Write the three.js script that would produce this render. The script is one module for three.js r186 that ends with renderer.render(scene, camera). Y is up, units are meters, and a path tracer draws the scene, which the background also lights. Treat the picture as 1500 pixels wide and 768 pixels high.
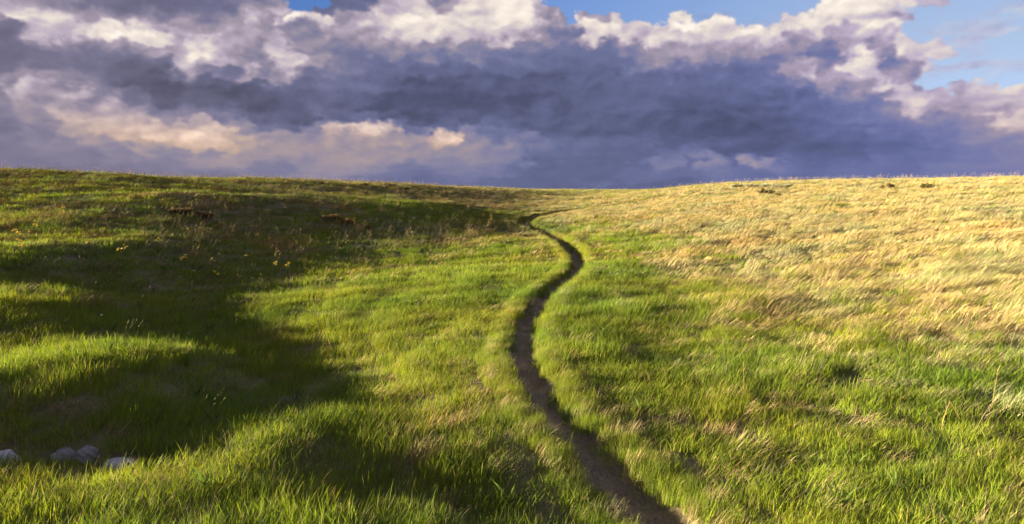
import * as THREE from 'three';
import { mergeGeometries } from 'three/addons/utils/BufferGeometryUtils.js';

// ---------------------------------------------------------------- camera, sun, exposure
const scene = new THREE.Scene();
const EYE = 2.5, FOCAL = 1013, HORIZON = 280;              // focal length in pixels of the 1500 x 768 photograph
const PITCH = Math.atan((384 - HORIZON) / FOCAL);
const camera = new THREE.PerspectiveCamera(2 * Math.atan(384 / FOCAL) * 180 / Math.PI, 1500 / 768, 0.1, 8000);
camera.position.set(0, EYE, 0);
camera.rotation.x = -PITCH;
scene.add(camera);

const EXPOSURE = 6.5;
const renderer = new THREE.WebGLRenderer({ antialias: true });
renderer.setSize(1024, 524);
renderer.toneMapping = THREE.LinearToneMapping;
renderer.toneMappingExposure = EXPOSURE;
renderer.shadowMap.enabled = true;

const SUN_AHEAD = 12 * Math.PI / 180, SUN_UP = 6.4 * Math.PI / 180;   // low evening sun, off to the side and a little ahead
const TO_SUN = new THREE.Vector3(-Math.cos(SUN_AHEAD) * Math.cos(SUN_UP), Math.sin(SUN_UP), -Math.sin(SUN_AHEAD) * Math.cos(SUN_UP));
const sun = new THREE.DirectionalLight(new THREE.Color(1.0, 0.80, 0.52), 5);
sun.position.copy(TO_SUN).multiplyScalar(200);
sun.castShadow = true;
sun.shadow.radius = 1.6;
sun.shadow.mapSize.set(4096, 4096);
Object.assign(sun.shadow.camera, { left: -80, right: 80, top: 40, bottom: -40, near: 1, far: 500 });
scene.add(sun, sun.target);

// ---------------------------------------------------------------- random numbers and noise
function makeRandom(seed) {
  let a = seed >>> 0;
  return () => { a = (a + 0x6D2B79F5) | 0; let t = Math.imul(a ^ (a >>> 15), 1 | a); t = (t + Math.imul(t ^ (t >>> 7), 61 | t)) ^ t; return ((t ^ (t >>> 14)) >>> 0) / 4294967296; };
}
const GRAD = new Float64Array(512), PERM = new Uint8Array(512);
{
  const r = makeRandom(77), p = [...Array(256).keys()];
  for (let i = 255; i > 0; i--) { const j = Math.floor(r() * (i + 1)); [p[i], p[j]] = [p[j], p[i]]; }
  for (let i = 0; i < 512; i++) PERM[i] = p[i & 255];
  for (let i = 0; i < 256; i++) { const a = r() * Math.PI * 2; GRAD[2 * i] = Math.cos(a); GRAD[2 * i + 1] = Math.sin(a); }
}
function noise(x, y) {                                       // gradient noise, about -0.7 to 0.7
  const xi = Math.floor(x), yi = Math.floor(y), fx = x - xi, fy = y - yi;
  const u = fx * fx * fx * (fx * (fx * 6 - 15) + 10), v = fy * fy * fy * (fy * (fy * 6 - 15) + 10);
  const X = xi & 255, Y = yi & 255, A = PERM[X], B = PERM[X + 1];
  const a = PERM[A + Y] * 2, b = PERM[B + Y] * 2, c = PERM[A + Y + 1] * 2, d = PERM[B + Y + 1] * 2;
  const n0 = GRAD[a] * fx + GRAD[a + 1] * fy, n1 = GRAD[b] * (fx - 1) + GRAD[b + 1] * fy;
  const n2 = GRAD[c] * fx + GRAD[c + 1] * (fy - 1), n3 = GRAD[d] * (fx - 1) + GRAD[d + 1] * (fy - 1);
  const p = n0 + (n1 - n0) * u, q = n2 + (n3 - n2) * u;
  return p + (q - p) * v;
}
function fbm(x, y, octaves, gain = 0.5) {
  let s = 0, a = 1;
  for (let i = 0; i < octaves; i++) { s += a * noise(x + i * 17.3, y - i * 9.1); a *= gain; x *= 2.03; y *= 2.03; }
  return s;
}
const clamp = (v, a = 0, b = 1) => Math.min(b, Math.max(a, v));
const smooth = (a, b, v) => { const t = clamp((v - a) / (b - a)); return t * t * (3 - 2 * t); };
const mix = (a, b, t) => a + (b - a) * t;
// ---------------------------------------------------------------- sky: blue air and a bank of evening clouds, by direction
{
  // how bright the cloud is by direction (photograph rows: pairs of column, tone); a negative tone is clear air
  const SEEN = {
    '-40': [-100, 170, 0, 170, 100, 140, 200, 120, 300, 125, 400, -130, 480, -125, 560, 140, 640, 160, 720, 200, 800, -130, 900, -128, 1000, -132, 1100, -140, 1200, -150, 1280, 210, 1360, 215, 1450, -175, 1550, -180],
    0: [-60, 180, 0, 190, 40, 178, 80, 165, 125, 130, 185, 118, 250, 115, 310, 120, 350, 140, 375, 160, 405, 190, 435, -115, 465, -120, 490, 108, 530, 115, 570, 185, 600, 200, 640, 150, 690, 220, 730, 232, 765, 240, 795, 205, 825, -128, 880, -130, 950, -132, 1010, -136, 1070, -142, 1130, -148, 1180, -160, 1215, 245, 1250, 240, 1312, 222, 1370, 205, 1420, -188, 1500, -198, 1560, -200],
    12: [30, 205, 200, 125, 300, 122, 375, 165, 405, 200, 440, -118, 470, 112, 520, 118, 575, 205, 610, 215, 650, 175, 700, 225, 760, 240, 800, 180, 830, -130, 900, -134, 1000, -140, 1100, -146, 1165, -165, 1195, 235, 1240, 240, 1310, 205, 1350, -190],
    25: [0, 150, 30, 232, 62, 215, 125, 160, 190, 150, 250, 140, 310, 145, 350, 165, 370, 205, 410, 150, 437, 238, 470, 215, 500, 165, 530, 190, 562, 222, 610, 246, 640, 235, 700, 222, 750, 236, 790, 210, 812, 150, 832, -135, 850, 225, 880, 170, 903, 215, 930, -142, 970, -150, 1000, 235, 1030, -152, 1080, -160, 1125, -168, 1150, 222, 1187, 238, 1250, 226, 1290, 205, 1315, 160, 1345, -190, 1400, -194, 1450, -200, 1500, -205],
    38: [10, 120, 60, 205, 110, 195, 150, 228, 200, 215, 260, 160, 320, 165, 400, 150, 437, 150, 600, 225, 860, 232, 890, 238, 920, 205, 945, 225, 985, 245, 1005, 250, 1035, 236, 1065, 230, 1100, 236, 1150, 236, 1200, 222, 1240, 185, 1290, 236, 1312, 236, 1335, -192, 1380, -192, 1455, -200, 1480, -200],
    50: [0, 112, 50, 190, 90, 205, 125, 220, 172, 250, 205, 246, 240, 215, 275, 175, 310, 170, 375, 172, 415, 195, 437, 140, 470, 150, 500, 178, 562, 200, 625, 220, 687, 205, 750, 210, 790, 165, 812, 140, 842, 128, 865, 225, 900, 232, 925, 208, 950, 225, 1000, 205, 1062, 215, 1125, 210, 1187, 190, 1232, 172, 1270, 210, 1312, 190, 1350, -194, 1437, -200, 1500, -203],
    62: [20, 118, 70, 150, 130, 165, 190, 180, 225, 225, 260, 200, 285, 215, 320, 190, 375, 165, 405, 200, 1080, 195, 1160, 160, 1210, 140, 1255, 200, 1285, 160, 1320, 220],
    75: [0, 112, 62, 130, 125, 140, 190, 148, 235, 170, 262, 195, 290, 232, 315, 205, 345, 165, 375, 150, 402, 200, 437, 142, 500, 142, 562, 160, 625, 152, 687, 150, 750, 142, 812, 122, 875, 124, 937, 150, 1000, 172, 1062, 180, 1125, 165, 1187, 130, 1222, 132, 1250, 195, 1265, 240, 1292, 150, 1320, 232, 1340, 200, 1360, 215, 1385, 210, 1405, -196, 1450, -200, 1500, -204],
    88: [0, 115, 100, 128, 180, 130, 240, 125, 265, 205, 300, 200, 330, 180, 375, 138, 405, 210, 430, 215, 455, 160, 500, 135, 600, 130, 760, 125, 900, 122, 970, 160, 1050, 150, 1130, 135, 1180, 180, 1225, 140, 1262, 232, 1300, 140, 1350, 150, 1365, 205, 1385, -196],
    100: [0, 122, 62, 124, 125, 125, 190, 112, 245, 106, 275, 190, 298, 150, 325, 122, 352, 205, 372, 150, 392, 135, 412, 205, 428, 212, 450, 165, 480, 145, 530, 130, 562, 120, 625, 114, 687, 110, 750, 116, 812, 110, 875, 115, 950, 145, 1000, 125, 1062, 120, 1125, 128, 1152, 175, 1182, 200, 1212, 150, 1250, 225, 1278, 215, 1312, 150, 1342, 150, 1362, 208, 1390, -196, 1440, -200, 1500, -202],
    113: [0, 150, 30, 160, 70, 165, 130, 130, 220, 104, 300, 102, 350, 170, 420, 165, 460, 125, 560, 108, 700, 98, 900, 108, 1100, 118, 1200, 175, 1240, 180, 1290, 200, 1310, 160, 1370, -190, 1405, -190, 1470, -205],
    125: [0, 195, 14, 150, 40, 208, 65, 190, 100, 152, 130, 140, 187, 102, 250, 96, 312, 95, 375, 92, 437, 102, 500, 118, 535, 125, 565, 100, 625, 90, 687, 90, 750, 95, 812, 100, 875, 105, 937, 110, 1000, 106, 1062, 110, 1125, 128, 1175, 138, 1220, 185, 1250, 165, 1275, 160, 1302, 215, 1333, 215, 1352, 160, 1380, -190, 1408, 175, 1437, 195, 1480, 215, 1530, 210],
    138: [0, 130, 30, 185, 70, 170, 110, 190, 150, 150, 190, 130, 230, 100, 350, 92, 600, 88, 900, 104, 1100, 110, 1250, 140, 1310, 150, 1340, 195, 1375, 190, 1420, 190, 1470, 200, 1530, 205],
    150: [0, 142, 62, 152, 100, 160, 135, 150, 160, 192, 187, 125, 250, 100, 312, 95, 375, 92, 437, 94, 500, 95, 562, 88, 625, 85, 687, 86, 750, 90, 812, 95, 875, 100, 937, 104, 1000, 100, 1062, 104, 1125, 105, 1187, 110, 1250, 124, 1298, 132, 1322, 200, 1345, 220, 1375, 190, 1410, 175, 1450, 185, 1510, 190],
    163: [0, 128, 50, 140, 90, 185, 130, 170, 180, 165, 230, 125, 300, 120, 400, 94, 600, 90, 900, 98, 1100, 100, 1250, 115, 1345, 185, 1420, 150, 1470, 165],
    175: [0, 125, 62, 150, 110, 200, 155, 182, 200, 190, 250, 140, 302, 190, 318, 115, 375, 96, 437, 96, 500, 108, 530, 120, 570, 96, 625, 92, 687, 92, 750, 94, 812, 96, 875, 98, 1000, 96, 1062, 95, 1125, 98, 1187, 104, 1250, 114, 1312, 124, 1375, 132, 1437, 148, 1472, 215, 1492, 205, 1540, 170],
    188: [0, 120, 60, 135, 110, 160, 150, 190, 200, 200, 260, 195, 320, 205, 360, 140, 420, 105, 460, 130, 490, 190, 520, 215, 548, 215, 572, 185, 595, 112, 650, 98, 800, 96, 1100, 92, 1300, 118, 1450, 150],
    200: [0, 118, 62, 125, 125, 150, 187, 190, 225, 210, 275, 225, 330, 212, 352, 180, 400, 152, 450, 150, 500, 152, 560, 158, 610, 150, 640, 195, 662, 222, 682, 130, 720, 112, 750, 120, 770, 130, 812, 104, 900, 98, 1000, 95, 1125, 91, 1250, 102, 1312, 114, 1375, 126, 1437, 138, 1510, 145],
    212: [0, 116, 100, 122, 160, 132, 210, 160, 260, 190, 300, 200, 340, 192, 365, 160, 430, 148, 520, 150, 600, 146, 680, 140, 750, 138, 800, 118, 900, 104, 1100, 93, 1300, 108, 1500, 135],
    225: [0, 114, 125, 114, 187, 120, 250, 126, 312, 130, 375, 140, 437, 142, 500, 140, 562, 138, 625, 136, 687, 140, 750, 130, 812, 112, 875, 106, 940, 102, 1062, 94, 1125, 94, 1187, 96, 1250, 100, 1312, 106, 1375, 114, 1437, 122, 1510, 128],
    236: [0, 112, 250, 120, 450, 132, 650, 128, 800, 108, 920, 104, 965, 126, 990, 128, 1015, 108, 1035, 142, 1055, 130, 1075, 104, 1100, 152, 1130, 144, 1150, 106, 1190, 104, 1300, 112, 1500, 128],
    250: [0, 112, 200, 114, 400, 116, 600, 110, 800, 104, 1000, 110, 1100, 112, 1250, 112, 1400, 124, 1510, 130],
    275: [0, 108, 300, 108, 600, 104, 800, 100, 1000, 102, 1200, 106, 1400, 124, 1510, 130],
  };
  const points = [];
  for (const [row, list] of Object.entries(SEEN)) for (let i = 0; i < list.length; i += 2) points.push([list[i], +row, Math.abs(list[i + 1]), list[i + 1] < 0 ? 1 : 0]);
  points.sort((a, b) => a[1] - b[1]);
  const rows = [...new Set(points.map(p => p[1]))], byRow = rows.map(y => points.filter(p => p[1] === y));
  function seen(px, py) {                                    // tone and clearness interpolated between the nearby samples
    let s = 0, c = 0, w = 0;
    for (let r = 0; r < rows.length; r++) {
      const dy = py - rows[r]; if (Math.abs(dy) > 34) continue;
      for (const [x, , t, k] of byRow[r]) { const dx = px - x; if (dx > 150 || dx < -150) continue; const q = 1 / ((dx * 0.42) ** 2 + dy * dy + 22) ** 2.2; s += q * t; c += q * k; w += q; }
    }
    return w > 0 ? [s / w, c / w] : [130, 0];
  }
  const W = 4096, H = 2048, data = new Float32Array(W * H * 4), pixel = 20.0;
  const lin = v => { v /= 255; return v <= 0.04045 ? v / 12.92 : Math.pow((v + 0.055) / 1.055, 2.4); };
  const stretch = py => py < 275 ? 1 + Math.max(0, py - 60) / 150 : 2.4;
  const air = (E, A) => { const t = clamp(1 - E / 40), side = smooth(-30, 36, A); return mix(mix(105, 132, t), mix(145, 232, t), side * clamp(1 - E / 70)); };
  const out = [0, 0, 0];
  function color(A, E) {                                     // azimuth (0 = ahead) and height in degrees
    const e = E * Math.PI / 180, z = clamp(A, -60, 60) * Math.PI / 180, ahead = Math.cos(e) * Math.cos(z), depth = Math.max(0.05, ahead * Math.cos(PITCH) - Math.sin(e) * Math.sin(PITCH));
    const px = 750 + FOCAL * Math.cos(e) * Math.sin(z) / depth, py = 384 - FOCAL * (Math.sin(e) * Math.cos(PITCH) + ahead * Math.sin(PITCH)) / depth;
    const inside = (1 - smooth(39, 47, Math.abs(A))) * (1 - smooth(15.5, 19, E));
    const X = A * pixel, Y = -E * pixel * (1 + 3 / (E + 4)), fy = 1.7;
    let tone = 130, clear = 0, lift = 0;
    const w1 = fbm(X / 90, Y / 90 * fy, 5, 0.55), w2 = fbm(X / 90 + 40, Y / 90 * fy + 8, 5, 0.55);
    // billows: rounded lumps, lit from the side of the sun
    const lump = (x, y) => { let s = 0, a = 1; x /= 58; y = y / 58 * fy; for (let i = 0; i < 4; i++) { const n = noise(x + i * 5.2, y + i * 3.1); s += a * (0.42 - Math.sqrt(n * n + 0.012)); a *= 0.46; x = x * 2.05 + 0.35 * w1; y = y * 2.05 + 0.35 * w2; } return s; };
    const L = lump(X, Y), shade = L - lump(X - 7, Y - 8), fine = fbm(X / 34 + w2, Y / 26 + w1, 5, 0.6), veil = fbm(X / 230 + 3, Y / 42 + 0.4 * w1, 4);
    if (inside > 0) {
      const low = smooth(110, 240, py), amp = mix(10, 6.5, low), e1 = fbm(X / 34 + 60, Y / 26 + 4, 4, 0.55), e2 = fbm(X / 34 + 9, Y / 26 + 71, 4, 0.55);
      [tone, clear] = seen(px + w1 * amp * 1.7 + e1 * amp * mix(2.4, 4.5, low), py + w2 * amp + e2 * amp * mix(1.4, 1.3, low));
    }
    if (inside < 1) {                                        // broken cloud goes on all round, made brighter overhead to lift the shade
      const v = fbm(A / 30 + 5 + w1 * 0.25, E / 9 + w2 * 0.2, 4), seam = fbm((A + 360) / 30 + 5 + w1 * 0.25, E / 9 + w2 * 0.2, 4);
      const f = mix(v, seam, smooth(120, 180, -A));
      tone = mix(clamp(95 + 110 * f + 95 * smooth(19, 45, E), 82, 235), tone, inside);
      clear = mix(smooth(0.25, 0.55, -f + 0.4 * smooth(20, 60, E)), clear, inside);
    }
    const calm = mix(0.25, 1, smooth(1.5, 6, E));            // low over the horizon the bank is a smooth veil
    const soft = 0.14 * smooth(10, 26, A), wisp = smooth(0.0, 0.55, fbm(X / 120 + 30, Y / 24 + 0.6 * w1, 4)) * smooth(8, 24, A) * smooth(20, 12, E);
    const open = (1 - 0.5 * wisp) * smooth(0.13 - soft * 0.6, 0.47 + soft, clear + 0.22 * (0.4 - L) - 0.05 * w1);
    const bright = smooth(105, 215, tone);
    tone += bright * (1 - 0.3 * bright) * (70 * shade + 40 * (L - 0.4)) * mix(0.6, 1, calm) + (1 - bright) * (20 * calm * shade + 13 * veil) + (30 * bright * (1 - bright) + 7) * calm * fine;
    tone += 11 * smooth(5, 2.5, E) * smooth(4, -12, A) * (1 - smooth(150, 200, tone));   // paler veil low down on the side of the sun
    tone -= 13 * smooth(4.5, 8, E) * smooth(95, 140, tone) * (1 - smooth(175, 232, tone));
    tone = clamp(tone, 76, 253);
    // hue: violet on one side to slate and blue-violet on the other; cream where the sun reaches
    const a = smooth(-36, 0, A), b = smooth(0, 36, A), shadeR = mix(mix(1.03, 0.95, a), 0.93, b), shadeB = mix(mix(1.22, 1.34, a), 1.44, b);
    const mid = smooth(108, 158, tone), k = smooth(165, 235, tone), warm = smooth(7.5, 3, E) * smooth(138, 188, tone) * mix(0.9, 0.45, smooth(-5, 12, A));
    let r = tone * mix(mix(shadeR, 1.05, mid), 1.035, k), g = tone * mix(mix(1, 0.975, mid), 0.985, k), bl = tone * mix(mix(shadeB, mix(1.08, 1.13, b), mid), 0.94, k);
    r = mix(r, tone * 1.10, warm); g = mix(g, tone * 0.94, warm); bl = mix(bl, tone * 0.84, warm);
    const T = air(E, A), skyR = mix(T * 0.68, T * 0.88, smooth(120, 200, T)), skyB = mix(T * 1.52, T * 1.17, smooth(120, 205, T));
    out[0] = lin(mix(r, skyR, open)) / EXPOSURE; out[1] = lin(mix(g, T, open)) / EXPOSURE; out[2] = lin(mix(bl, skyB, open)) / EXPOSURE;
  }
  const azimuth = i => { const p = ((i + 0.5) / W - 0.5) * 2 * Math.PI; return Math.atan2(Math.cos(p), -Math.sin(p)) * 180 / Math.PI; };
  const put = (i, j) => data.set([out[0], out[1], out[2], 1], (j * W + i) * 4);
  const near = (i, j) => Math.abs(azimuth(i)) < 48.5 && (j + 0.5) / H * 180 - 90 < 21;
  const STEP = 4;
  for (let j = H / 2; j < H; j += STEP) for (let i = 0; i < W; i += STEP) {
    color(azimuth(i + 1.5), (j + 2) / H * 180 - 90);
    for (let b = 0; b < STEP; b++) for (let a = 0; a < STEP; a++) put(i + a, j + b);
  }
  for (let j = H / 2; j < H; j++) for (let i = 0; i < W; i++) if (near(i, j)) { color(azimuth(i), (j + 0.5) / H * 180 - 90); put(i, j); }
  for (let j = 0; j < H / 2; j++) for (let i = 0; i < W; i++) data.set([0.09 / EXPOSURE, 0.09 / EXPOSURE, 0.1 / EXPOSURE, 1], (j * W + i) * 4);
  const sky = new THREE.DataTexture(data, W, H, THREE.RGBAFormat, THREE.FloatType);
  sky.mapping = THREE.EquirectangularReflectionMapping; sky.magFilter = sky.minFilter = THREE.LinearFilter; sky.needsUpdate = true;
  scene.background = sky; scene.environment = sky;
}
// ---------------------------------------------------------------- lie of the land
// A pixel of the photograph and a distance ahead (metres) give a point; the distances follow the trail's width and the size of stones and stalks.
function pixelPoint(px, py, ahead) {
  const c = Math.cos(PITCH), s = Math.sin(PITCH);
  const dx = px - 750, dy = (384 - py) * c - FOCAL * s, dz = (384 - py) * s + FOCAL * c;
  const k = ahead / dz;
  return [dx * k, dy * k, ahead];                            // x, height above the eye, metres ahead
}
const TRAIL_PIXELS = [[1150, 920, 4.0], [1055, 845, 4.55], [966, 768, 5.2], [874, 680, 6.3], [806, 600, 7.6], [770, 540, 9.0], [766, 490, 11], [792, 440, 13.9], [838, 402, 17.8], [846, 384, 20.4], [829, 360, 25], [795, 341, 30.5], [768, 330, 35], [772, 322, 39], [795, 315.5, 44], [832, 309.5, 50]];
const KNOWN = TRAIL_PIXELS.map(p => pixelPoint(...p));
const column = (px, list) => list.forEach(([py, d]) => KNOWN.push(pixelPoint(px, py, d)));
column(-300, [[768, 5], [600, 7.8], [485, 11.2], [410, 15.5], [325, 25], [262, 36], [243, 46]]);
column(0, [[768, 5], [665, 6.6], [600, 7.9], [500, 10.6], [425, 14.6], [350, 22], [300, 30], [270, 36], [252, 42]]);
column(200, [[768, 5], [665, 6.6], [600, 7.8], [500, 10.6], [430, 14.4], [370, 20], [310, 29], [275, 37], [256, 44]]);
column(400, [[768, 5], [600, 7.6], [500, 10.7], [430, 14.5], [370, 20], [320, 28], [289, 38], [276, 47], [263, 60]]);
column(600, [[768, 5.1], [600, 7.6], [500, 10.8], [420, 15.6], [370, 21.5], [334, 30], [307, 39], [297, 47], [283, 62], [270.5, 85]]);
column(720, [[345, 30], [322, 40], [306, 50], [293, 66], [276, 105]]);
column(800, [[301, 60], [292, 78], [284, 98], [279.5, 122]]);
column(865, [[296, 72], [290, 92]]);
column(1000, [[768, 5.2], [600, 7.8], [500, 10.8], [420, 15.8], [360, 23], [320, 33], [298, 45], [282, 60], [276, 76]]);
column(920, [[300, 55], [291, 68]]);
column(1250, [[768, 5.1], [600, 7.6], [500, 10.3], [420, 14.5], [360, 20.5], [310, 30], [285, 42], [268, 58]]);
column(1500, [[768, 5], [600, 7.3], [500, 9.6], [420, 13], [360, 18], [310, 26], [280, 36], [263, 50]]);
column(1800, [[768, 5], [600, 7], [400, 12.5], [300, 24], [256, 46]]);
KNOWN.push([0, -1.75, 0], [-10, -1.95, 0], [10, -1.8, 0], [0, -1.4, -25], [-30, -0.6, -10], [30, -0.6, -10], [-25, -1.25, 11], [-34, 0.2, 25], [-42, 1.5, 42], [-60, 1.2, 20], [-60, 2.0, 50], [40, 0.4, 15], [60, 1.4, 40], [-28, 0.9, 58], [-20, 0.75, 95], [20, 0.3, 90], [48, 1.0, 75],
  [11, -0.6, 100], [13, -0.35, 110], [0, 0.25, 150], [-60, 0.4, 130], [70, 0.4, 140], [-130, 0.4, 0], [130, 0.4, 0], [-140, 0.5, 90], [140, 0.5, 90], [0, 0.35, 260], [-150, 0.4, 250], [150, 0.4, 250], [0, -0.8, -120]);

// thin-plate surface through the known points
const tps = (() => {
  const n = KNOWN.length, m = n + 3, A = [...Array(m)].map(() => new Float64Array(m + 1));
  const U = r2 => r2 < 1e-9 ? 0 : 0.5 * r2 * Math.log(r2);
  for (let i = 0; i < n; i++) {
    const [xi, hi, di] = KNOWN[i];
    for (let j = 0; j < n; j++) { const [xj, , dj] = KNOWN[j]; A[i][j] = U((xi - xj) ** 2 + (di - dj) ** 2); }
    A[i][i] += 1.5 + 0.02 * Math.hypot(xi, di);
    A[i][n] = 1; A[i][n + 1] = xi; A[i][n + 2] = di;
    A[n][i] = 1; A[n + 1][i] = xi; A[n + 2][i] = di; A[i][m] = hi;
  }
  for (let c = 0; c < m; c++) {
    let p = c; for (let r = c + 1; r < m; r++) if (Math.abs(A[r][c]) > Math.abs(A[p][c])) p = r;
    [A[c], A[p]] = [A[p], A[c]];
    for (let r = 0; r < m; r++) if (r !== c) { const f = A[r][c] / A[c][c]; if (f) for (let k = c; k <= m; k++) A[r][k] -= f * A[c][k]; }
  }
  const w = A.map((row, i) => row[m] / row[i]);
  return (x, d) => {
    let s = w[n] + w[n + 1] * x + w[n + 2] * d;
    for (let i = 0; i < n; i++) { const a = x - KNOWN[i][0], b = d - KNOWN[i][2]; s += w[i] * U(a * a + b * b); }
    return s;
  };
})();

// swells and hollows added to the slope, shaped for the shadows they cast: x, ahead, half-length, half-width, turn (degrees), rise
const SWELLS = [
  [-5.5, 9.3, 2.7, 1.5, 70, 0.37], [-2.9, 8.4, 3.0, 1.6, -20, -0.32], [-3.7, 10.6, 2.6, 1.5, -20, -0.38],
  [-9.4, 13.4, 2.6, 2.0, 66, 0.24], [-13.6, 17.0, 5.0, 2.8, 66, 0.40], [-9.6, 16.0, 2.6, 1.5, -20, -0.25], [-5.6, 12.9, 3.6, 2.1, -20, -0.44], [-8.0, 17.8, 4.4, 3.0, -20, -0.5], [-5, 22, 4.8, 3.4, -22, -0.42],
  [-2.7, 6.5, 1.1, 0.7, 70, 0.26], [-0.2, 5.75, 2.3, 0.8, -18, -0.34], [-7.2, 7.4, 1.2, 0.7, 70, 0.28], [-4.5, 6.75, 1.9, 0.5, -10, -0.28],
  [-17.5, 23.5, 5.0, 3.0, 50, 0.16], [-17, 31, 6, 3.2, 15, 0.14], [-9.5, 27, 5.5, 3.8, -22, -0.5], [-15, 33.5, 5, 2.6, 20, 0.2], [-21, 48, 9, 6, 0, -0.26], [-3, 50, 7, 8, 0, 0.14],
];
function swells(x, d) {
  let s = 0;
  for (const [cx, cd, a, b, turn, rise] of SWELLS) {
    const t = turn * Math.PI / 180, dx = x - cx, dd = d - cd;
    const u = (dx * Math.cos(t) + dd * Math.sin(t)) / a, v = (-dx * Math.sin(t) + dd * Math.cos(t)) / b;
    const q = u * u + v * v; if (q < 9) s += rise * Math.exp(-q);
  }
  return s;
}
function trailDistance(x, d) {                               // distance to the middle of the trail, and metres ahead there
  let best = 1e9, at = 0;
  if (d > 68 || d < 2 || x < -4 || x > 16) return [99, 0];
  for (let i = 0; i < TRAIL.length - 1; i++) {
    const p = TRAIL[i], q = TRAIL[i + 1], ex = q.x - p.x, ez = q.z - p.z;
    const t = clamp(((x - p.x) * ex + (d - p.z) * ez) / (ex * ex + ez * ez));
    const r = (x - p.x - ex * t) ** 2 + (d - p.z - ez * t) ** 2;
    if (r < best) { best = r; at = p.z; }
  }
  return [Math.sqrt(best), at];
}
const trailHalf = d => mix(0.16, 0.20, smooth(8, 30, d)) + 0.18 * smooth(32, 40, d);
const trailDeep = d => mix(0.12, 0.40, smooth(6, 38, d)) * (1 - smooth(58, 64, d));
function hillHeight(x, d) {
  const r = Math.hypot(x, d), far = smooth(170, 300, r);
  let h = far < 1 ? tps(x, d) : 0;
  h = mix(h, 0.35 + 0.9 * noise(x * 0.004 + 3, d * 0.004), far);
  return EYE + h + swells(x, d) + 0.09 * fbm(x * 0.2, d * 0.2, 2) + 0.035 * noise(x * 1.1 + 7, d * 1.1);
}
function groundAt(px, py) {                                  // the ground point seen at a pixel of the photograph
  let [ux, uh] = pixelPoint(px, py, 1), last = 3;
  for (let d = 3; d < 160; d *= 1.006) {
    if (EYE + uh * d <= hillHeight(ux * d, d)) { const m = (last + d) / 2; return [ux * m, m]; }
    last = d;
  }
  return [ux * 70, 70];
}
const TRAIL = new THREE.CatmullRomCurve3([...TRAIL_PIXELS.map(p => { const [x, d] = groundAt(p[0], p[1]); return new THREE.Vector3(x, 0, d); }), new THREE.Vector3(6.0, 0, 53), new THREE.Vector3(9.2, 0, 56.5), new THREE.Vector3(13.5, 0, 60)], false, 'centripetal').getSpacedPoints(420);
function groundHeight(x, d) {                                // with the worn trail
  const [r, at] = trailDistance(x, d), half = trailHalf(at);
  return hillHeight(x, d) - (r < 3 ? trailDeep(at) * (1 - smooth(half * 0.75, half * 1.9, r)) : 0);
}

// ---------------------------------------------------------------- ground sheet
const axis = (from, to, fine0, fine1, step, growth) => {
  const a = []; for (let v = fine0; v <= fine1; v += step) a.push(v);
  for (let v = fine1, s = step; v < to;) { s *= growth; v += s; a.push(Math.min(v, to)); }
  for (let v = fine0, s = step; v > from;) { s *= growth; v -= s; a.unshift(Math.max(v, from)); }
  return a;
};
const XS = axis(-2500, 2500, -34, 34, 0.3, 1.07), DS = axis(-1500, 5000, 3, 60, 0.3, 1.07);
const groundGeometry = new THREE.BufferGeometry();
{
  const position = [], uv = [], index = [], W = XS.length;
  for (const d of DS) for (const x of XS) {
    const [r, at] = trailDistance(x, d);
    position.push(x, hillHeight(x, d) - (r < 2 ? 0.6 * (1 - smooth(0.3, 0.78, r)) : 0), -d); uv.push(x, d);
  }
  for (let j = 0; j < DS.length - 1; j++) for (let i = 0; i < W - 1; i++) { const a = j * W + i; index.push(a, a + 1, a + W, a + 1, a + W + 1, a + W); }
  groundGeometry.setAttribute('position', new THREE.Float32BufferAttribute(position, 3));
  groundGeometry.setAttribute('uv', new THREE.Float32BufferAttribute(uv, 2));
  groundGeometry.setIndex(index);
  groundGeometry.computeVertexNormals();
}
function speckle(size, paint) {                              // a repeating colour texture, painted from linear colours
  const data = new Uint8Array(size * size * 4), c = new THREE.Color();
  for (let y = 0; y < size; y++) for (let x = 0; x < size; x++) {
    const [r, g, b] = paint(x / size, y / size); c.setRGB(r, g, b).convertLinearToSRGB();
    data.set([clamp(c.r) * 255, clamp(c.g) * 255, clamp(c.b) * 255, 255], (y * size + x) * 4);
  }
  const t = new THREE.DataTexture(data, size, size);
  t.colorSpace = THREE.SRGBColorSpace; t.wrapS = t.wrapT = THREE.RepeatWrapping; t.magFilter = THREE.LinearFilter; t.minFilter = THREE.LinearMipmapLinearFilter; t.generateMipmaps = true; t.needsUpdate = true;
  return t;
}
const wrapNoise = (u, v, f, s) => {                          // noise that repeats over the unit square
  const a = noise(u * f + s, v * f + s), b = noise((u - 1) * f + s, v * f + s), c = noise(u * f + s, (v - 1) * f + s), d = noise((u - 1) * f + s, (v - 1) * f + s);
  return mix(mix(a, b, u), mix(c, d, u), v);
};
const thatch = speckle(512, (u, v) => {
  const a = 0.5 + 0.9 * wrapNoise(u, v, 6, 3), b = 0.5 + 0.9 * wrapNoise(u, v, 60, 9), k = 0.55 + 0.9 * b;
  return [mix(0.075, 0.13, a) * k, mix(0.085, 0.105, a) * k, mix(0.025, 0.045, a) * k];
});
thatch.repeat.set(0.25, 0.25);
const ground = new THREE.Mesh(groundGeometry, new THREE.MeshStandardMaterial({ map: thatch, roughness: 1 }));
ground.name = 'ground'; ground.userData = { kind: 'structure', label: 'rolling prairie ground under the grass', category: 'ground' };
ground.receiveShadow = ground.castShadow = true;
scene.add(ground);
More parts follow.
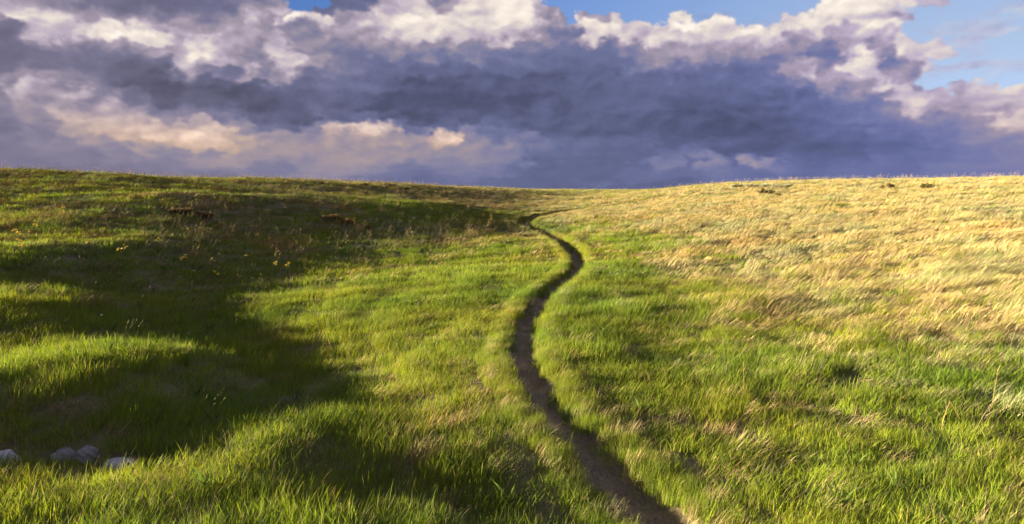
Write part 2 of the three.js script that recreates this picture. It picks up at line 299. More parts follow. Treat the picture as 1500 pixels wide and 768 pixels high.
// ---------------------------------------------------------------- worn trail: a ribbon with its floor and both banks
{
  const position = [], uv = [], color = [], index = [], N = 33, floor = new THREE.Color(), bank = new THREE.Color();
  let run = 0;
  TRAIL.forEach((p, i) => {
    const q = TRAIL[Math.min(i + 1, TRAIL.length - 1)], o = TRAIL[Math.max(i - 1, 0)];
    const tx = q.x - o.x, tz = q.z - o.z, l = Math.hypot(tx, tz), nx = tz / l, nz = -tx / l;
    if (i) run += Math.hypot(p.x - o.x, p.z - o.z) / (i > 1 ? 2 : 1);
    for (let k = 0; k < N; k++) {
      const s = (k / (N - 1) * 2 - 1), off = Math.sign(s) * Math.abs(s) ** 1.3 * 0.98;
      const x = p.x + nx * off, d = p.z + nz * off, r = Math.abs(off), half = trailHalf(p.z);
      const rough = r < half * 1.3 ? 0.03 * noise(x * 4, d * 4) + 0.022 * noise(x * 11, d * 11) : 0;
      position.push(x, hillHeight(x, d) - trailDeep(p.z) * (1 - smooth(half * 0.75, half * 1.9, r)) + rough - 0.03 * smooth(0.85, 0.98, r), -d);
      uv.push(off, run);
      const t = smooth(0.75, 1.25, r / half + 0.35 * noise(x * 4, d * 4));
      floor.setRGB(0.23, 0.18, 0.115); bank.setRGB(0.20, 0.165, 0.095);
      color.push(mix(floor.r, bank.r, t), mix(floor.g, bank.g, t), mix(floor.b, bank.b, t));
    }
    if (i) for (let k = 0; k < N - 1; k++) { const a = (i - 1) * N + k; index.push(a, a + N, a + 1, a + 1, a + N, a + N + 1); }
  });
  const g = new THREE.BufferGeometry();
  g.setAttribute('position', new THREE.Float32BufferAttribute(position, 3));
  g.setAttribute('uv', new THREE.Float32BufferAttribute(uv, 2));
  g.setAttribute('color', new THREE.Float32BufferAttribute(color, 3));
  g.setIndex(index); g.computeVertexNormals();
  const earth = speckle(512, (u, v) => { const k = clamp(0.72 + 0.5 * wrapNoise(u, v, 5, 1) + 0.5 * wrapNoise(u, v, 40, 5) + 0.35 * wrapNoise(u, v, 110, 8), 0.1, 1); return [k, k * 0.98, k * 0.95]; });
  const trail = new THREE.Mesh(g, new THREE.MeshStandardMaterial({ map: earth, vertexColors: true, roughness: 1, side: THREE.DoubleSide }));
  trail.name = 'dirt_path'; trail.userData = { kind: 'structure', label: 'narrow worn dirt path winding through the grass', category: 'path' };
  trail.castShadow = trail.receiveShadow = true;
  scene.add(trail);
}
// ---------------------------------------------------------------- where the grass is dry and where it is fresh
const DRY_SEEN = [[50, 260, .55], [400, 275, .6], [600, 277, .7], [700, 300, .7], [760, 340, .6], [150, 300, .45], [300, 310, .6], [450, 300, .55], [500, 330, .4], [600, 320, .15], [650, 310, .12], [100, 350, .35], [250, 345, .6], [400, 410, .45], [50, 400, .3], [200, 440, .35], [100, 520, .04], [300, 500, .1], [550, 460, .05], [650, 420, .05], [700, 375, .2], [650, 347, .5], [720, 345, .55],
  [500, 560, .3], [650, 600, .38], [760, 620, .4], [850, 700, .42], [300, 700, .2], [100, 720, .25], [500, 720, .08], [600, 740, .12], [720, 680, .25],
  [850, 335, .3], [900, 350, .22], [870, 400, .04], [950, 430, .08], [900, 500, .06], [950, 560, .12], [1000, 470, .28], [1050, 400, .6], [1000, 330, .78], [900, 312, .8], [1100, 330, .88], [1250, 330, .88], [1400, 330, .85], [1480, 400, .8], [1350, 400, .8], [1200, 400, .78], [1100, 450, .5], [1250, 470, .58], [1400, 480, .6], [1000, 600, .28], [1100, 580, .3], [1200, 600, .26], [1350, 600, .28], [1480, 600, .28], [1000, 700, .24], [1150, 700, .30], [1300, 700, .22], [1450, 700, .25], [1200, 277, .7], [1450, 277, .6], [1000, 282, .6]
].map(([px, py, v]) => [...groundAt(px, py), v * (px < 560 ? (py < 400 ? 0.95 : 0.72) : px > 950 && py < 450 ? 1.1 : 1)]);
function dryness(x, d) {
  let s = 0, w = 0;
  const reach = 0.15 + 0.004 * d * d;
  for (const [cx, cd, v] of DRY_SEEN) { const q = 1 / ((x - cx) ** 2 + 0.6 * (d - cd) ** 2 + reach) ** 2; s += q * v; w += q; }
  return s / w;
}

// ---------------------------------------------------------------- grass
function blade(out, rnd, o) {                                // a tapered, bent strip of leaf
  const { x, z, length, width, bend, toward, segments, color } = o;
  const lx = Math.cos(toward), lz = Math.sin(toward), face = toward + (rnd() - 0.5) * 2.2 + Math.PI / 2;
  const wx = Math.cos(face) * width / 2, wz = Math.sin(face) * width / 2, first = out.position.length / 3;
  const droop = o.droop || 0;
  for (let i = 0; i <= segments; i++) {
    const t = i / segments, off = length * bend * Math.pow(t, 1.7), up = length * (t * Math.sqrt(Math.max(0.05, 1 - bend * bend * 0.6)) - droop * t * t * t);
    const cx = x + lx * off, cz = z + lz * off, k = i === segments ? 0 : (1 - 0.25 * Math.abs(0.3 - t)) * (1 - t * t * 0.75);
    if (i === segments) { out.position.push(cx, up, cz); out.color.push(...color); }
    else { out.position.push(cx - wx * k, up, cz - wz * k, cx + wx * k, up, cz + wz * k); out.color.push(...color, ...color); }
  }
  for (let i = 0; i < segments; i++) {
    const a = first + i * 2;
    if (i === segments - 1) out.index.push(a, a + 1, a + 2); else out.index.push(a, a + 1, a + 2, a + 1, a + 3, a + 2);
  }
}
function finish(out) {
  const g = new THREE.BufferGeometry();
  g.setAttribute('position', new THREE.Float32BufferAttribute(out.position, 3));
  g.setAttribute('color', new THREE.Float32BufferAttribute(out.color, 3));
  g.setIndex(out.index);
  return g;
}
const tint = (rnd, a, b, spread = 0.25) => { const t = rnd(), k = 1 + (rnd() - 0.5) * 2 * spread; return [0, 1, 2].map(i => mix(a[i], b[i], t) * k); };
const FRESH = [0.135, 0.235, 0.012], YELLOWISH = [0.27, 0.315, 0.015], STRAW = [0.345, 0.275, 0.12], PALE = [0.42, 0.355, 0.205], DEAD = [0.24, 0.19, 0.11];
function tuft(seed, kind, fine) {                            // fine: leaf by leaf for near ground; else fewer, broader leaves for the distance
  const rnd = makeRandom(seed), out = { position: [], color: [], index: [] };
  const gauss = () => (rnd() + rnd() + rnd() - 1.5) / 1.5, many = fine ? 1 : 0.45, broad = fine ? 1 : 1.9;
  if (kind === 'fresh') for (let i = 0; i < 180 * many; i++) {
    const dead = rnd() < 0.09, a = rnd() * 6.283, r = Math.sqrt(rnd()) * 0.28;
    blade(out, rnd, { x: Math.cos(a) * r, z: Math.sin(a) * r, length: 0.08 + 0.14 * rnd() + (rnd() < 0.10 ? 0.08 : 0), width: (0.0034 + 0.0030 * rnd()) * broad, bend: clamp(0.32 + 0.3 * gauss(), 0.03, 0.8), toward: rnd() < 0.55 ? gauss() * 1.1 : rnd() * 6.283, segments: fine ? 4 : 2, color: dead ? tint(rnd, STRAW, DEAD) : tint(rnd, FRESH, YELLOWISH) });
  }
  if (kind === 'dry') for (let i = 0; i < 150 * many; i++) {
    const green = rnd() < 0.13, a = rnd() * 6.283, r = Math.sqrt(rnd()) * 0.25;
    blade(out, rnd, { x: Math.cos(a) * r, z: Math.sin(a) * r, length: green ? 0.12 + 0.16 * rnd() : 0.11 + 0.19 * rnd(), width: (0.0034 + 0.0024 * rnd()) * broad, bend: green ? 0.4 : clamp(0.58 + 0.36 * gauss(), 0.1, 1.0), droop: green ? 0 : 0.22 * rnd(), toward: gauss() * 1.2 + 0.15, segments: fine ? 4 : 3, color: green ? tint(rnd, FRESH, YELLOWISH) : rnd() < 0.14 ? tint(rnd, DEAD, STRAW) : tint(rnd, STRAW, PALE) });
  }
  if (kind === 'litter') for (let i = 0; i < 34; i++) {      // flattened dead leaves near the soil
    const a = rnd() * 6.283, r = Math.sqrt(rnd()) * 0.2;
    blade(out, rnd, { x: Math.cos(a) * r, z: Math.sin(a) * r, length: 0.10 + 0.2 * rnd(), width: 0.003 + 0.003 * rnd(), bend: 0.9 + 0.3 * rnd(), droop: 0.18, toward: rnd() * 6.283, segments: 4, color: rnd() < 0.5 ? tint(rnd, DEAD, [0.16, 0.13, 0.09]) : tint(rnd, STRAW, DEAD) });
  }
  if (kind === 'stalk') for (let i = 0; i < 5; i++) {        // thin dead stems with feathery seed heads
    const a = rnd() * 6.283, r = Math.sqrt(rnd()) * 0.12, length = 0.34 + 0.24 * rnd(), toward = gauss() * 0.7, bend = 0.2 + 0.35 * rnd(), color = tint(rnd, STRAW, PALE);
    const x = Math.cos(a) * r, z = Math.sin(a) * r;
    blade(out, rnd, { x, z, length, width: 0.0028, bend, toward, segments: 5, color });
    for (let k = 0; k < 9; k++) {
      const t = 0.72 + 0.28 * k / 9, off = length * bend * Math.pow(t, 1.7), up = length * t * Math.sqrt(1 - bend * bend * 0.6), first = out.position.length / 3, b = toward + (rnd() - 0.5) * 2.6, s = 0.02 + 0.02 * rnd();
      const cx = x + Math.cos(toward) * off, cz = z + Math.sin(toward) * off;
      out.position.push(cx, up, cz, cx + Math.cos(b) * s * 0.6, up + s, cz + Math.sin(b) * s * 0.6, cx + Math.cos(b + 0.5) * s * 0.35, up + s * 0.6, cz + Math.sin(b + 0.5) * s * 0.35);
      out.color.push(...color, ...color, ...color); out.index.push(first, first + 1, first + 2);
    }
  }
  if (kind === 'weed') for (let i = 0; i < 12; i++) {        // a rosette of broad leaves
    const a = rnd() * 6.283;
    blade(out, rnd, { x: Math.cos(a) * 0.015, z: Math.sin(a) * 0.015, length: 0.09 + 0.09 * rnd(), width: 0.012 + 0.014 * rnd(), bend: clamp(0.6 + 0.3 * gauss(), 0.2, 0.95), toward: a, segments: 4, color: tint(rnd, [0.075, 0.13, 0.02], [0.13, 0.19, 0.03]) });
  }
  return finish(out);
}
const leafMaterial = new THREE.MeshPhysicalMaterial({ vertexColors: true, roughness: 0.95, transmission: 0.42, thickness: 0, specularIntensity: 0.35, side: THREE.DoubleSide });
const strawMaterial = new THREE.MeshPhysicalMaterial({ vertexColors: true, roughness: 0.95, transmission: 0, thickness: 0, specularIntensity: 0.35, side: THREE.DoubleSide });
const STONE_SPOTS = [[2, 678], [92, 669], [128, 670], [173, 682]].map(p => groundAt(...p));
const GRASS = { fresh: [[], []], dry: [[], []], litter: [[], []], stalk: [[], []], weed: [[], []] };   // near, far
{
  const rnd = makeRandom(4242);
  const add = (kind, x, d, s, tall, hue) => GRASS[kind][d < 17 ? 0 : 1].push([x, d, s, tall, hue]);
  // ring: from, to (metres from a point behind the camera), tufts per square metre, size
  const BACK = 4, HALF = 50 * Math.PI / 180;
  for (const [r0, r1, density, size] of [[6, 13, 30, 1], [13, 20, 25, 1.05], [20, 34, 16, 1.15], [34, 56, 9, 1.35], [56, 95, 4, 1.8], [95, 180, 1.3, 2.6]]) {
    const n = Math.round(density * HALF * (r1 * r1 - r0 * r0));
    for (let i = 0; i < n; i++) {
      const r = Math.sqrt(mix(r0 * r0, r1 * r1, rnd())), a = (rnd() * 2 - 1) * HALF - 0.03, x = Math.sin(a) * r, d = Math.cos(a) * r - BACK;
      const u = rnd(), v = rnd(), w = rnd(), q = rnd();
      const [t, at] = trailDistance(x, d), half = trailHalf(at) + 0.05;
      if (STONE_SPOTS.some(([sx, sd]) => Math.abs(x - sx) < 0.3 && d - sd > -0.26 && d - sd < 0.18)) continue;
      const fit = Math.min(size * mix(0.85, 1.15, v), (t - half) / 0.3);   // no tuft reaches over the trail
      if (fit < 0.3) continue;
      let dry = dryness(x, d) + mix(0.18, 0.36, smooth(8, 15, d)) * fbm(x * 0.6 + 11, d * 0.6, 3) + mix(0.5, 0.32, smooth(8, 15, d)) * noise(x * 3.4, d * 3.4);
      const bare = fbm(x * 0.9 - 31, d * 0.9 + 5, 2);
      const tall = 0.86 * (0.8 + 0.55 * fbm(x * 0.5 + 50, d * 0.5, 2) + 0.35 * noise(x * 1.7, d * 1.7 + 90)) * mix(0.85, 1.2, v) * mix(0.75, 1, smooth(0.3, 1.2, t));
      if (rnd() < 0.045 + 0.1 * smooth(0.1, 0.4, noise(x * 0.8 + 40, d * 0.8))) add('weed', x, d, 0.8 + 0.6 * v, 0.9 + 0.5 * v, w);
      const pick = u < smooth(0.14, 0.72, dry) * 0.95 + 0.03;
      if (pick) { add('dry', x, d, fit * mix(0.7, 1, smooth(8, 14, d)), clamp(tall, 0.45, 1.5), w); if (w < (x < -1 && d > 15 ? 0.2 : d > 24 ? 0.12 : 0.035)) add('stalk', x, d, Math.sqrt(size), mix(0.8, 1.15, v), v); }
      else if (bare > 0.42 && r < 40) add('litter', x, d, size, 0.8, w);
      else { add('fresh', x, d, fit, clamp(tall, 0.45, 1.5), w); if (dry > 0.25 && w < 0.15) add('litter', x, d, size * 1.1, 1, v); }
    }
  }
}
{                                                            // the ragged edge of the trail, and dead leaves trodden into it
  const rnd = makeRandom(515);
  for (let i = 1; i < TRAIL.length - 1; i++) for (let k = 0; k < 14; k++) {
    const p = TRAIL[i], q = TRAIL[i + 1], l = Math.hypot(q.x - p.x, q.z - p.z), f = rnd(), side = rnd() < 0.5 ? -1 : 1, half = trailHalf(p.z);
    const off = side * (half + 0.04 + 0.32 * Math.pow(rnd(), 0.8) + 0.14 * noise(p.x * 2.3 + side * 9, p.z * 2.3)), x = mix(p.x, q.x, f) + (q.z - p.z) / l * off, d = mix(p.z, q.z, f) - (q.x - p.x) / l * off;
    if (d < 3.2) continue;
    if (rnd() < 0.05 && d < 30) GRASS.fresh[d < 17 ? 0 : 1].push([mix(p.x, q.x, f) + (q.z - p.z) / l * off * 0.55, mix(p.z, q.z, f) - (q.x - p.x) / l * off * 0.55, 0.16 + 0.12 * rnd(), 0.35 + 0.3 * rnd(), rnd()]);
    GRASS[rnd() < clamp(dryness(x, d) * 0.9) ? 'dry' : 'fresh'][d < 17 ? 0 : 1].push([x, d, 0.26 + 0.36 * rnd(), 0.4 + 0.6 * rnd(), rnd()]);
    if (k < 8 && rnd() < 0.75) { const o = (rnd() * 2 - 1) * half * 1.3, lx = mix(p.x, q.x, f) + (q.z - p.z) / l * o, ld = mix(p.z, q.z, f) - (q.x - p.x) / l * o; GRASS.litter[ld < 17 ? 0 : 1].push([lx, ld, 0.3 + 0.25 * rnd(), 0.12 + 0.2 * rnd(), rnd()]); }
  }
}
{
  const rnd = makeRandom(99), m = new THREE.Matrix4(), p = new THREE.Vector3(), q = new THREE.Quaternion(), s = new THREE.Vector3(), e = new THREE.Euler(), c = new THREE.Color();
  const LOOKS = {
    fresh: ['fresh_grass', 'short fresh green grass covering the slopes', 8, leafMaterial],
    dry: ['dry_grass', 'dry straw coloured grass leaning over in the wind', 8, strawMaterial],
    litter: ['dead_grass', 'flattened dead grass lying near the soil', 4, strawMaterial],
    weed: ['weeds', 'low leafy green weeds scattered among the grass', 4, leafMaterial],
    stalk: ['seed_head_grass', 'thin pale seed stalks standing above the grass', 4, strawMaterial],
  };
  for (const [kind, [name, label, variants, material]] of Object.entries(LOOKS)) {
    const group = new THREE.Group(); group.name = name; group.userData = { kind: 'stuff', label, category: kind === 'weed' ? 'weeds' : 'grass' }; scene.add(group);
    for (let v = 0; v < variants * 2; v++) {
      const near = v < variants, mine = GRASS[kind][near ? 0 : 1].filter((_, i) => i % variants === v % variants);
      const mesh = new THREE.InstancedMesh(tuft(1000 + v * 31 + kind.length * 7, kind, near), material, mine.length);
      mesh.name = 'tuft' + (v ? '_' + String(v).padStart(3, '0') : ''); mesh.userData.kind = 'stuff';
      mine.forEach(([x, d, size, tall, hue], i) => {
        p.set(x, groundHeight(x, d) - 0.012, -d);
        e.set((rnd() - 0.5) * 0.3, kind === 'fresh' || kind === 'litter' ? (rnd() - 0.5) * (kind === 'litter' ? 6.28 : 2.4) : (rnd() - 0.5) * 1.3 - 0.15, (rnd() - 0.5) * 0.3);
        s.set(size, tall * mix(1, size, 0.18), size);
        mesh.setMatrixAt(i, m.compose(p, q.setFromEuler(e), s));
        const k = 0.8 + 0.4 * rnd(), warm = fbm(x * 0.3 + 70, d * 0.3, 2) * 0.35 + (hue - 0.5) * 0.25;
        mesh.setColorAt(i, c.setRGB(k * (1 + warm), k * (1 + warm * 0.25), k * (1 - warm * 0.2)));
      });
      mesh.castShadow = mesh.receiveShadow = true;
      group.add(mesh);
    }
  }
}
// ---------------------------------------------------------------- things: stones, shrubs, flowers, stalks
const taken = {};
function named(o, name, label, category, group) {
  taken[name] = (taken[name] ?? -1) + 1;
  o.name = taken[name] ? name + '_' + String(taken[name]).padStart(3, '0') : name;
  o.userData = { label, category }; if (group) o.userData.group = group;
  scene.add(o);
  return o;
}
function part(parent, name, geometry, material) {
  const m = new THREE.Mesh(geometry, material); m.name = name; m.castShadow = m.receiveShadow = true; parent.add(m); return m;
}
const place = (o, px, py, sink = 0) => { const [x, d] = groundAt(px, py); o.position.set(x, groundHeight(x, d) - sink, -d); return o; };

// stones half sunk in the turf
const lichen = speckle(256, (u, v) => { const a = 0.5 + 0.8 * wrapNoise(u, v, 7, 2) + 0.5 * wrapNoise(u, v, 33, 4), k = 0.34 + 0.16 * clamp(a) + 0.12 * wrapNoise(u, v, 90, 6), l = smooth(0.2, 0.45, wrapNoise(u, v, 14, 21)) * 0.4; return [mix(k, 0.2, l), mix(k * 0.97, 0.2, l), mix(k * 0.95, 0.15, l)]; });
const stoneGrey = new THREE.MeshStandardMaterial({ map: lichen, roughness: 0.92, bumpMap: lichen, bumpScale: 0.006 });
const stoneDark = new THREE.MeshStandardMaterial({ map: lichen, color: new THREE.Color(0.5, 0.49, 0.48), roughness: 0.95, bumpMap: lichen, bumpScale: 0.006 });
function stone(px, py, [sx, sy, sz], flat, turn, seed, material, label) {
  const g = new THREE.SphereGeometry(1, 40, 28), p = g.attributes.position;
  for (let i = 0; i < p.count; i++) {
    let x = p.getX(i), y = p.getY(i), z = p.getZ(i);
    const n = 1 + 0.26 * noise(x * 1.5 + seed, z * 1.5 + y * 1.9) - 0.16 * Math.abs(noise(x * 2.6 + seed, y * 2.6 - z * 2.1)) + 0.05 * noise(x * 6 + seed, y * 6 + z * 5) + 0.02 * noise(x * 11 + z * 7, y * 11 + seed);
    x *= n; y *= n; z *= n;
    if (y > flat) y = flat + (y - flat) * 0.25;
    p.setXYZ(i, x * sx, y * sy, z * sz);
  }
  g.computeVertexNormals();
  const m = new THREE.Mesh(g, material); m.castShadow = m.receiveShadow = true;
  named(m, 'stone', label, 'stone');
  place(m, px, py); m.position.y -= sy * 0.16; m.rotation.y = turn;
}
stone(2, 678, [0.16, 0.14, 0.14], 0.9, 0.3, 3, stoneGrey, 'pale domed stone sunk in grass, set apart from the dark stones');
stone(92, 669, [0.13, 0.115, 0.12], 0.9, 1.2, 9, stoneDark, 'small dark rounded stone in deep grass between two other stones');
stone(128, 670, [0.135, 0.125, 0.12], 0.9, 2.2, 14, stoneDark, 'dark stone with sloping shoulder next to the pale flat-topped stone');
stone(173, 682, [0.155, 0.13, 0.13], 0.62, 0.15, 21, stoneGrey, 'pale grey flat-topped stone at the end of the stone row');

// crumbs of soil and grit on the trail floor
{
  const rnd = makeRandom(808), g = new THREE.IcosahedronGeometry(1, 1), p = g.attributes.position, n = 900, m = new THREE.Matrix4(), q = new THREE.Quaternion(), c = new THREE.Color();
  for (let i = 0; i < p.count; i++) { const k = 1 + 0.35 * noise(p.getX(i) * 2 + 5, p.getY(i) * 2 + p.getZ(i) * 3); p.setXYZ(i, p.getX(i) * k, p.getY(i) * k * 0.7, p.getZ(i) * k); }
  g.computeVertexNormals();
  const grit = new THREE.InstancedMesh(g, new THREE.MeshStandardMaterial({ roughness: 1 }), n);
  for (let i = 0; i < n; i++) {
    const a = TRAIL[Math.floor(Math.pow(rnd(), 1.6) * 200)], half = trailHalf(a.z), x = a.x + (rnd() + rnd() - 1) * half * 1.2, d = a.z + (rnd() - 0.5) * 0.15, r = 0.004 + 0.012 * rnd() ** 3;
    m.compose(new THREE.Vector3(x, groundHeight(x, d) + r * 0.3, -d), q.setFromEuler(new THREE.Euler(rnd() * 6, rnd() * 6, rnd() * 6)), new THREE.Vector3(r, r, r));
    const k = 0.5 + rnd(); grit.setMatrixAt(i, m); grit.setColorAt(i, c.setRGB(0.24 * k, 0.19 * k, 0.14 * k));
  }
  grit.name = 'gravel'; grit.userData = { kind: 'stuff', label: 'soil crumbs and grit on the dirt path', category: 'gravel' }; grit.castShadow = grit.receiveShadow = true;
  scene.add(grit);
}

// low shrubs: bent stems carrying small leaves
function shrub(px, py, wide, high, leaf, tone, label, seed, group) {
  const rnd = makeRandom(seed), g = place(new THREE.Group(), px, py, 0.02);
  named(g, 'shrub', label, 'shrub', group);
  const wood = new THREE.MeshStandardMaterial({ color: new THREE.Color(...tone.wood), roughness: 1 });
  const leaves = new THREE.MeshPhysicalMaterial({ vertexColors: true, roughness: 0.9, transmission: 0.25, thickness: 0, side: THREE.DoubleSide, specularIntensity: 0.3 });
  const out = { position: [], color: [], index: [] }, v = new THREE.Vector3(), a = new THREE.Vector3(), b = new THREE.Vector3();
  const stems = 9;
  for (let s = 0; s < stems; s++) {
    const t0 = (s + 0.5) / stems * 2 - 1, ang = rnd() * 6.283, x0 = t0 * wide * 0.38, z0 = (rnd() - 0.5) * wide * 0.35, h = high * (0.6 + 0.5 * rnd()) * (1 - 0.45 * t0 * t0);
    const curve = new THREE.QuadraticBezierCurve3(new THREE.Vector3(x0 * 0.6, -0.03, z0 * 0.6), new THREE.Vector3(x0, h * 0.6, z0), new THREE.Vector3(x0 * 1.25 + Math.cos(ang) * 0.1 * wide, h, z0 * 1.2 + Math.sin(ang) * 0.1 * wide));
    part(g, 'stem', new THREE.TubeGeometry(curve, 6, 0.007 + 0.004 * rnd(), 5), wood);
    for (let k = 0; k < leaf.count; k++) {
      curve.getPoint(0.2 + 0.8 * Math.sqrt(rnd()), v);
      const spread = wide * 0.11;
      v.x += (rnd() + rnd() - 1) * spread; v.y = Math.max(0.02, v.y + (rnd() + rnd() - 1) * spread * 0.6); v.z += (rnd() + rnd() - 1) * spread;
      a.set(rnd() - 0.5, rnd() - 0.2, rnd() - 0.5).normalize().multiplyScalar(leaf.size * (0.7 + 0.6 * rnd()));
      b.set(rnd() - 0.5, rnd() - 0.5, rnd() - 0.5).cross(a).normalize().multiplyScalar(leaf.size * 0.28);
      const n = out.position.length / 3, c = tint(rnd, rnd() < tone.accentShare ? tone.accent : tone.leaf, tone.leafB, 0.3);
      out.position.push(v.x, v.y, v.z, v.x + a.x * 0.5 + b.x, v.y + a.y * 0.5 + b.y, v.z + a.z * 0.5 + b.z, v.x + a.x, v.y + a.y, v.z + a.z, v.x + a.x * 0.5 - b.x, v.y + a.y * 0.5 - b.y, v.z + a.z * 0.5 - b.z);
      out.color.push(...c, ...c, ...c, ...c); out.index.push(n, n + 1, n + 2, n, n + 2, n + 3);
    }
  }
  part(g, 'foliage', finish(out), leaves);
}
const DARK = { wood: [0.06, 0.045, 0.03], leaf: [0.05, 0.065, 0.02], leafB: [0.09, 0.08, 0.03], accent: [0.12, 0.09, 0.04], accentShare: 0.2 };
const RUST = { wood: [0.09, 0.06, 0.035], leaf: [0.12, 0.085, 0.04], leafB: [0.16, 0.12, 0.05], accent: [0.22, 0.17, 0.05], accentShare: 0.25 };
const OLIVE = { wood: [0.07, 0.05, 0.03], leaf: [0.08, 0.10, 0.025], leafB: [0.12, 0.12, 0.03], accent: [0.16, 0.14, 0.04], accentShare: 0.2 };
const SAGE = { wood: [0.1, 0.08, 0.06], leaf: [0.30, 0.33, 0.22], leafB: [0.36, 0.36, 0.23], accent: [0.38, 0.36, 0.2], accentShare: 0.2 };
const ROSE = { wood: [0.08, 0.04, 0.03], leaf: [0.10, 0.05, 0.03], leafB: [0.12, 0.08, 0.04], accent: [0.34, 0.25, 0.03], accentShare: 0.4 };
const L1 = { count: 110, size: 0.07 };
shrub(1122, 286, 1.1, 0.5, L1, DARK, 'dark brown shrub, darkest of the shrubs on the straw hill', 11);
shrub(1140, 288, 0.55, 0.22, { count: 50, size: 0.06 }, DARK, 'small low shrub touching the darkest shrub on the straw hill', 12);
shrub(1303, 278, 1.0, 0.42, L1, RUST, 'rusty tan shrub near the crest of the straw hill', 13);
shrub(1358, 278, 0.7, 0.42, L1, OLIVE, 'small olive green shrub near the crest of the straw hill', 14);
[[1082, 0.34], [1104, 0.3], [1128, 0.34], [1146, 0.22]].forEach(([px, h], i) => shrub(px, 275, 1.7, h, { count: 130, size: 0.08 }, SAGE, 'low grey-green sage shrub breaking the skyline above the dark shrub', 30 + i, 'sage shrubs on the skyline'));
shrub(534, 273.5, 0.9, 0.32, L1, DARK, 'flat dark shrub on the crest of the shaded hill', 41);
shrub(568, 274.5, 1.4, 0.46, L1, DARK, 'wide dark green shrub rising on the crest of the shaded hill', 42);
[[590, 279, 1.2], [612, 280, 1.3], [636, 281, 1.0]].forEach(([px, py, w], i) => shrub(px, py, w, 0.32, L1, OLIVE, 'low green shrub in the row just below the shaded hill crest', 50 + i, 'low green shrubs below the crest'));
shrub(470, 271.5, 0.45, 0.4, { count: 60, size: 0.05 }, OLIVE, 'tiny upright green bush on the shaded hill crest', 55);
shrub(487, 325, 1.0, 0.36, { count: 90, size: 0.05 }, ROSE, 'reddish shrub with yellow leaf tips on the shaded slope', 61);
shrub(512, 331, 0.95, 0.34, { count: 90, size: 0.05 }, ROSE, 'dark reddish shrub in the middle of three on the shaded slope', 62);
shrub(536, 337, 0.6, 0.26, { count: 90, size: 0.05 }, ROSE, 'smallest reddish shrub at the low end of three on the shaded slope', 63);
shrub(262, 316, 1.2, 0.34, L1, RUST, 'wide brown twiggy shrub amid dry grass high on the shaded slope', 64);
shrub(296, 321, 0.9, 0.3, L1, RUST, 'brown twiggy shrub beside the wide one high on the shaded slope', 65);

// wildflowers
const petalYellow = new THREE.MeshPhysicalMaterial({ color: new THREE.Color(0.80, 0.58, 0.02), roughness: 0.8, transmission: 0.3, thickness: 0, side: THREE.DoubleSide });
const petalWhite = new THREE.MeshPhysicalMaterial({ color: new THREE.Color(0.72, 0.68, 0.58), roughness: 0.8, transmission: 0.3, thickness: 0, side: THREE.DoubleSide });
const stemGreen = new THREE.MeshStandardMaterial({ color: new THREE.Color(0.10, 0.15, 0.02), roughness: 0.9, side: THREE.DoubleSide });
function blossom(rnd, size) {                                // five cupped petals
  const out = { position: [], color: [], index: [] };
  for (let k = 0; k < 5; k++) {
    const a = k / 5 * 6.283 + rnd() * 0.3, c = Math.cos(a), s = Math.sin(a), n = out.position.length / 3, lift = size * (0.25 + 0.2 * rnd());
    out.position.push(0, 0, 0, c * size * 0.6 - s * size * 0.4, lift * 0.7, s * size * 0.6 + c * size * 0.4, c * size, lift, s * size, c * size * 0.6 + s * size * 0.4, lift * 0.7, s * size * 0.6 - c * size * 0.4);
    out.color.push(...Array(12).fill(1)); out.index.push(n, n + 1, n + 2, n, n + 2, n + 3);
  }
  return finish(out);
}
function flower(px, py, heads, high, size, material, label, group, seed) {
  const rnd = makeRandom(seed), g = place(new THREE.Group(), px, py + 4);
  named(g, 'wildflower', label, 'flower', group);
  for (let h = 0; h < heads; h++) {
    const a = rnd() * 6.283, r = Math.sqrt(rnd()) * 0.07, top = high * (0.75 + 0.35 * rnd()), end = new THREE.Vector3(Math.cos(a) * r + 0.03, top, Math.sin(a) * r);
    part(g, 'stem', new THREE.TubeGeometry(new THREE.QuadraticBezierCurve3(new THREE.Vector3(0.3 * end.x, -0.02, 0.3 * end.z), new THREE.Vector3(0.5 * end.x, top * 0.6, 0.5 * end.z), end), 4, 0.0025, 4), stemGreen);
    const b = part(g, 'blossom', blossom(rnd, size * (0.8 + 0.4 * rnd())), material);
    b.position.copy(end); b.rotation.set((rnd() - 0.3) * 1.2, rnd() * 6, (rnd() - 0.5) * 0.9);
    const out = { position: [], color: [], index: [] };
    blade(out, rnd, { x: 0, z: 0, length: 0.09, width: 0.014, bend: 0.6, toward: rnd() * 6.283, segments: 3, color: [1, 1, 1] });
    part(g, 'leaf', finish(out), stemGreen);
  }
}
const YELLOW_SPOTS = [[90, 309, 5], [92, 316, 4], [21, 348, 6], [26, 352, 7], [27, 363, 6], [31, 370, 8], [42, 348, 3], [52, 339, 3], [173, 377, 4], [183, 372, 5], [264, 389, 7], [270, 387, 6], [359, 385, 4], [315, 412, 4], [311, 392, 3], [273, 341, 3], [125, 365, 3], [81, 274, 3], [12, 270, 3], [57, 272, 3], [403, 397, 6], [421, 398, 4], [150, 345, 3], [230, 360, 3]];
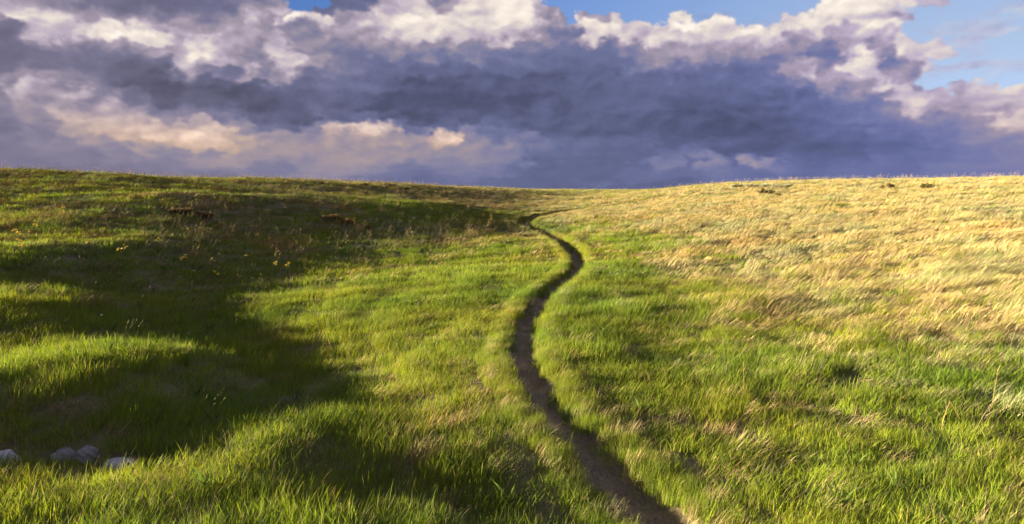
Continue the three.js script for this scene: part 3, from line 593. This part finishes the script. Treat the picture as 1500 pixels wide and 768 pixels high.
YELLOW_SPOTS.forEach(([px, py, n], i) => flower(px, py, n + 1, 0.31, 0.036, petalYellow, 'small clump of yellow wildflowers standing in grass on the shaded slope', 'yellow wildflowers on the shaded slope', 300 + i));
const WHITE_SPOTS = [[110, 430, 2], [285, 405, 2], [322, 380, 3], [330, 412, 2], [498, 346, 3], [535, 388, 2], [448, 312, 2], [668, 409, 2], [148, 473, 2], [293, 385, 2], [610, 456, 2]];
WHITE_SPOTS.forEach(([px, py, n], i) => flower(px, py, n, 0.26, 0.02, petalWhite, 'tiny white wildflower showing above the grass on the shaded slope', 'white wildflowers on the shaded slope', 400 + i));

// single tall dry stalks
const stalkStraw = new THREE.MeshStandardMaterial({ color: new THREE.Color(0.36, 0.27, 0.11), roughness: 0.9, side: THREE.DoubleSide });
function stalk(px, py, high, lean, seed, label, snapped) {
  const g = place(new THREE.Group(), px, py), rnd = makeRandom(seed);
  named(g, 'dry_stalk', label, 'stalk');
  const top = new THREE.Vector3(lean, high, 0.02), curve = new THREE.QuadraticBezierCurve3(new THREE.Vector3(0, -0.02, 0), new THREE.Vector3(lean * 0.2, high * 0.55, 0), top);
  part(g, 'stem', new THREE.TubeGeometry(curve, 8, 0.0022, 5), stalkStraw);
  if (snapped) part(g, 'broken_tip', new THREE.TubeGeometry(new THREE.LineCurve3(top, top.clone().add(new THREE.Vector3(0.09, -0.17, 0.03))), 2, 0.0018, 5), stalkStraw);
  else for (let k = 0; k < 12; k++) {
    const out = { position: [], color: [], index: [] };
    blade(out, rnd, { x: 0, z: 0, length: 0.035, width: 0.006, bend: 0.5, toward: rnd() * 6.283, segments: 2, color: [1, 1, 1] });
    part(g, 'seed', finish(out), stalkStraw).position.copy(curve.getPoint(0.74 + 0.26 * k / 12));
  }
}
stalk(1090, 592, 0.52, -0.03, 1, 'tall upright yellow stalk standing alone in short green grass', false);
stalk(1453, 604, 0.5, 0.03, 2, 'tall straw stalk leaning slightly over dry tufts', false);
stalk(1378, 638, 0.36, 0.06, 3, 'snapped straw stalk with its tip hanging down', true);

renderer.render(scene, camera);
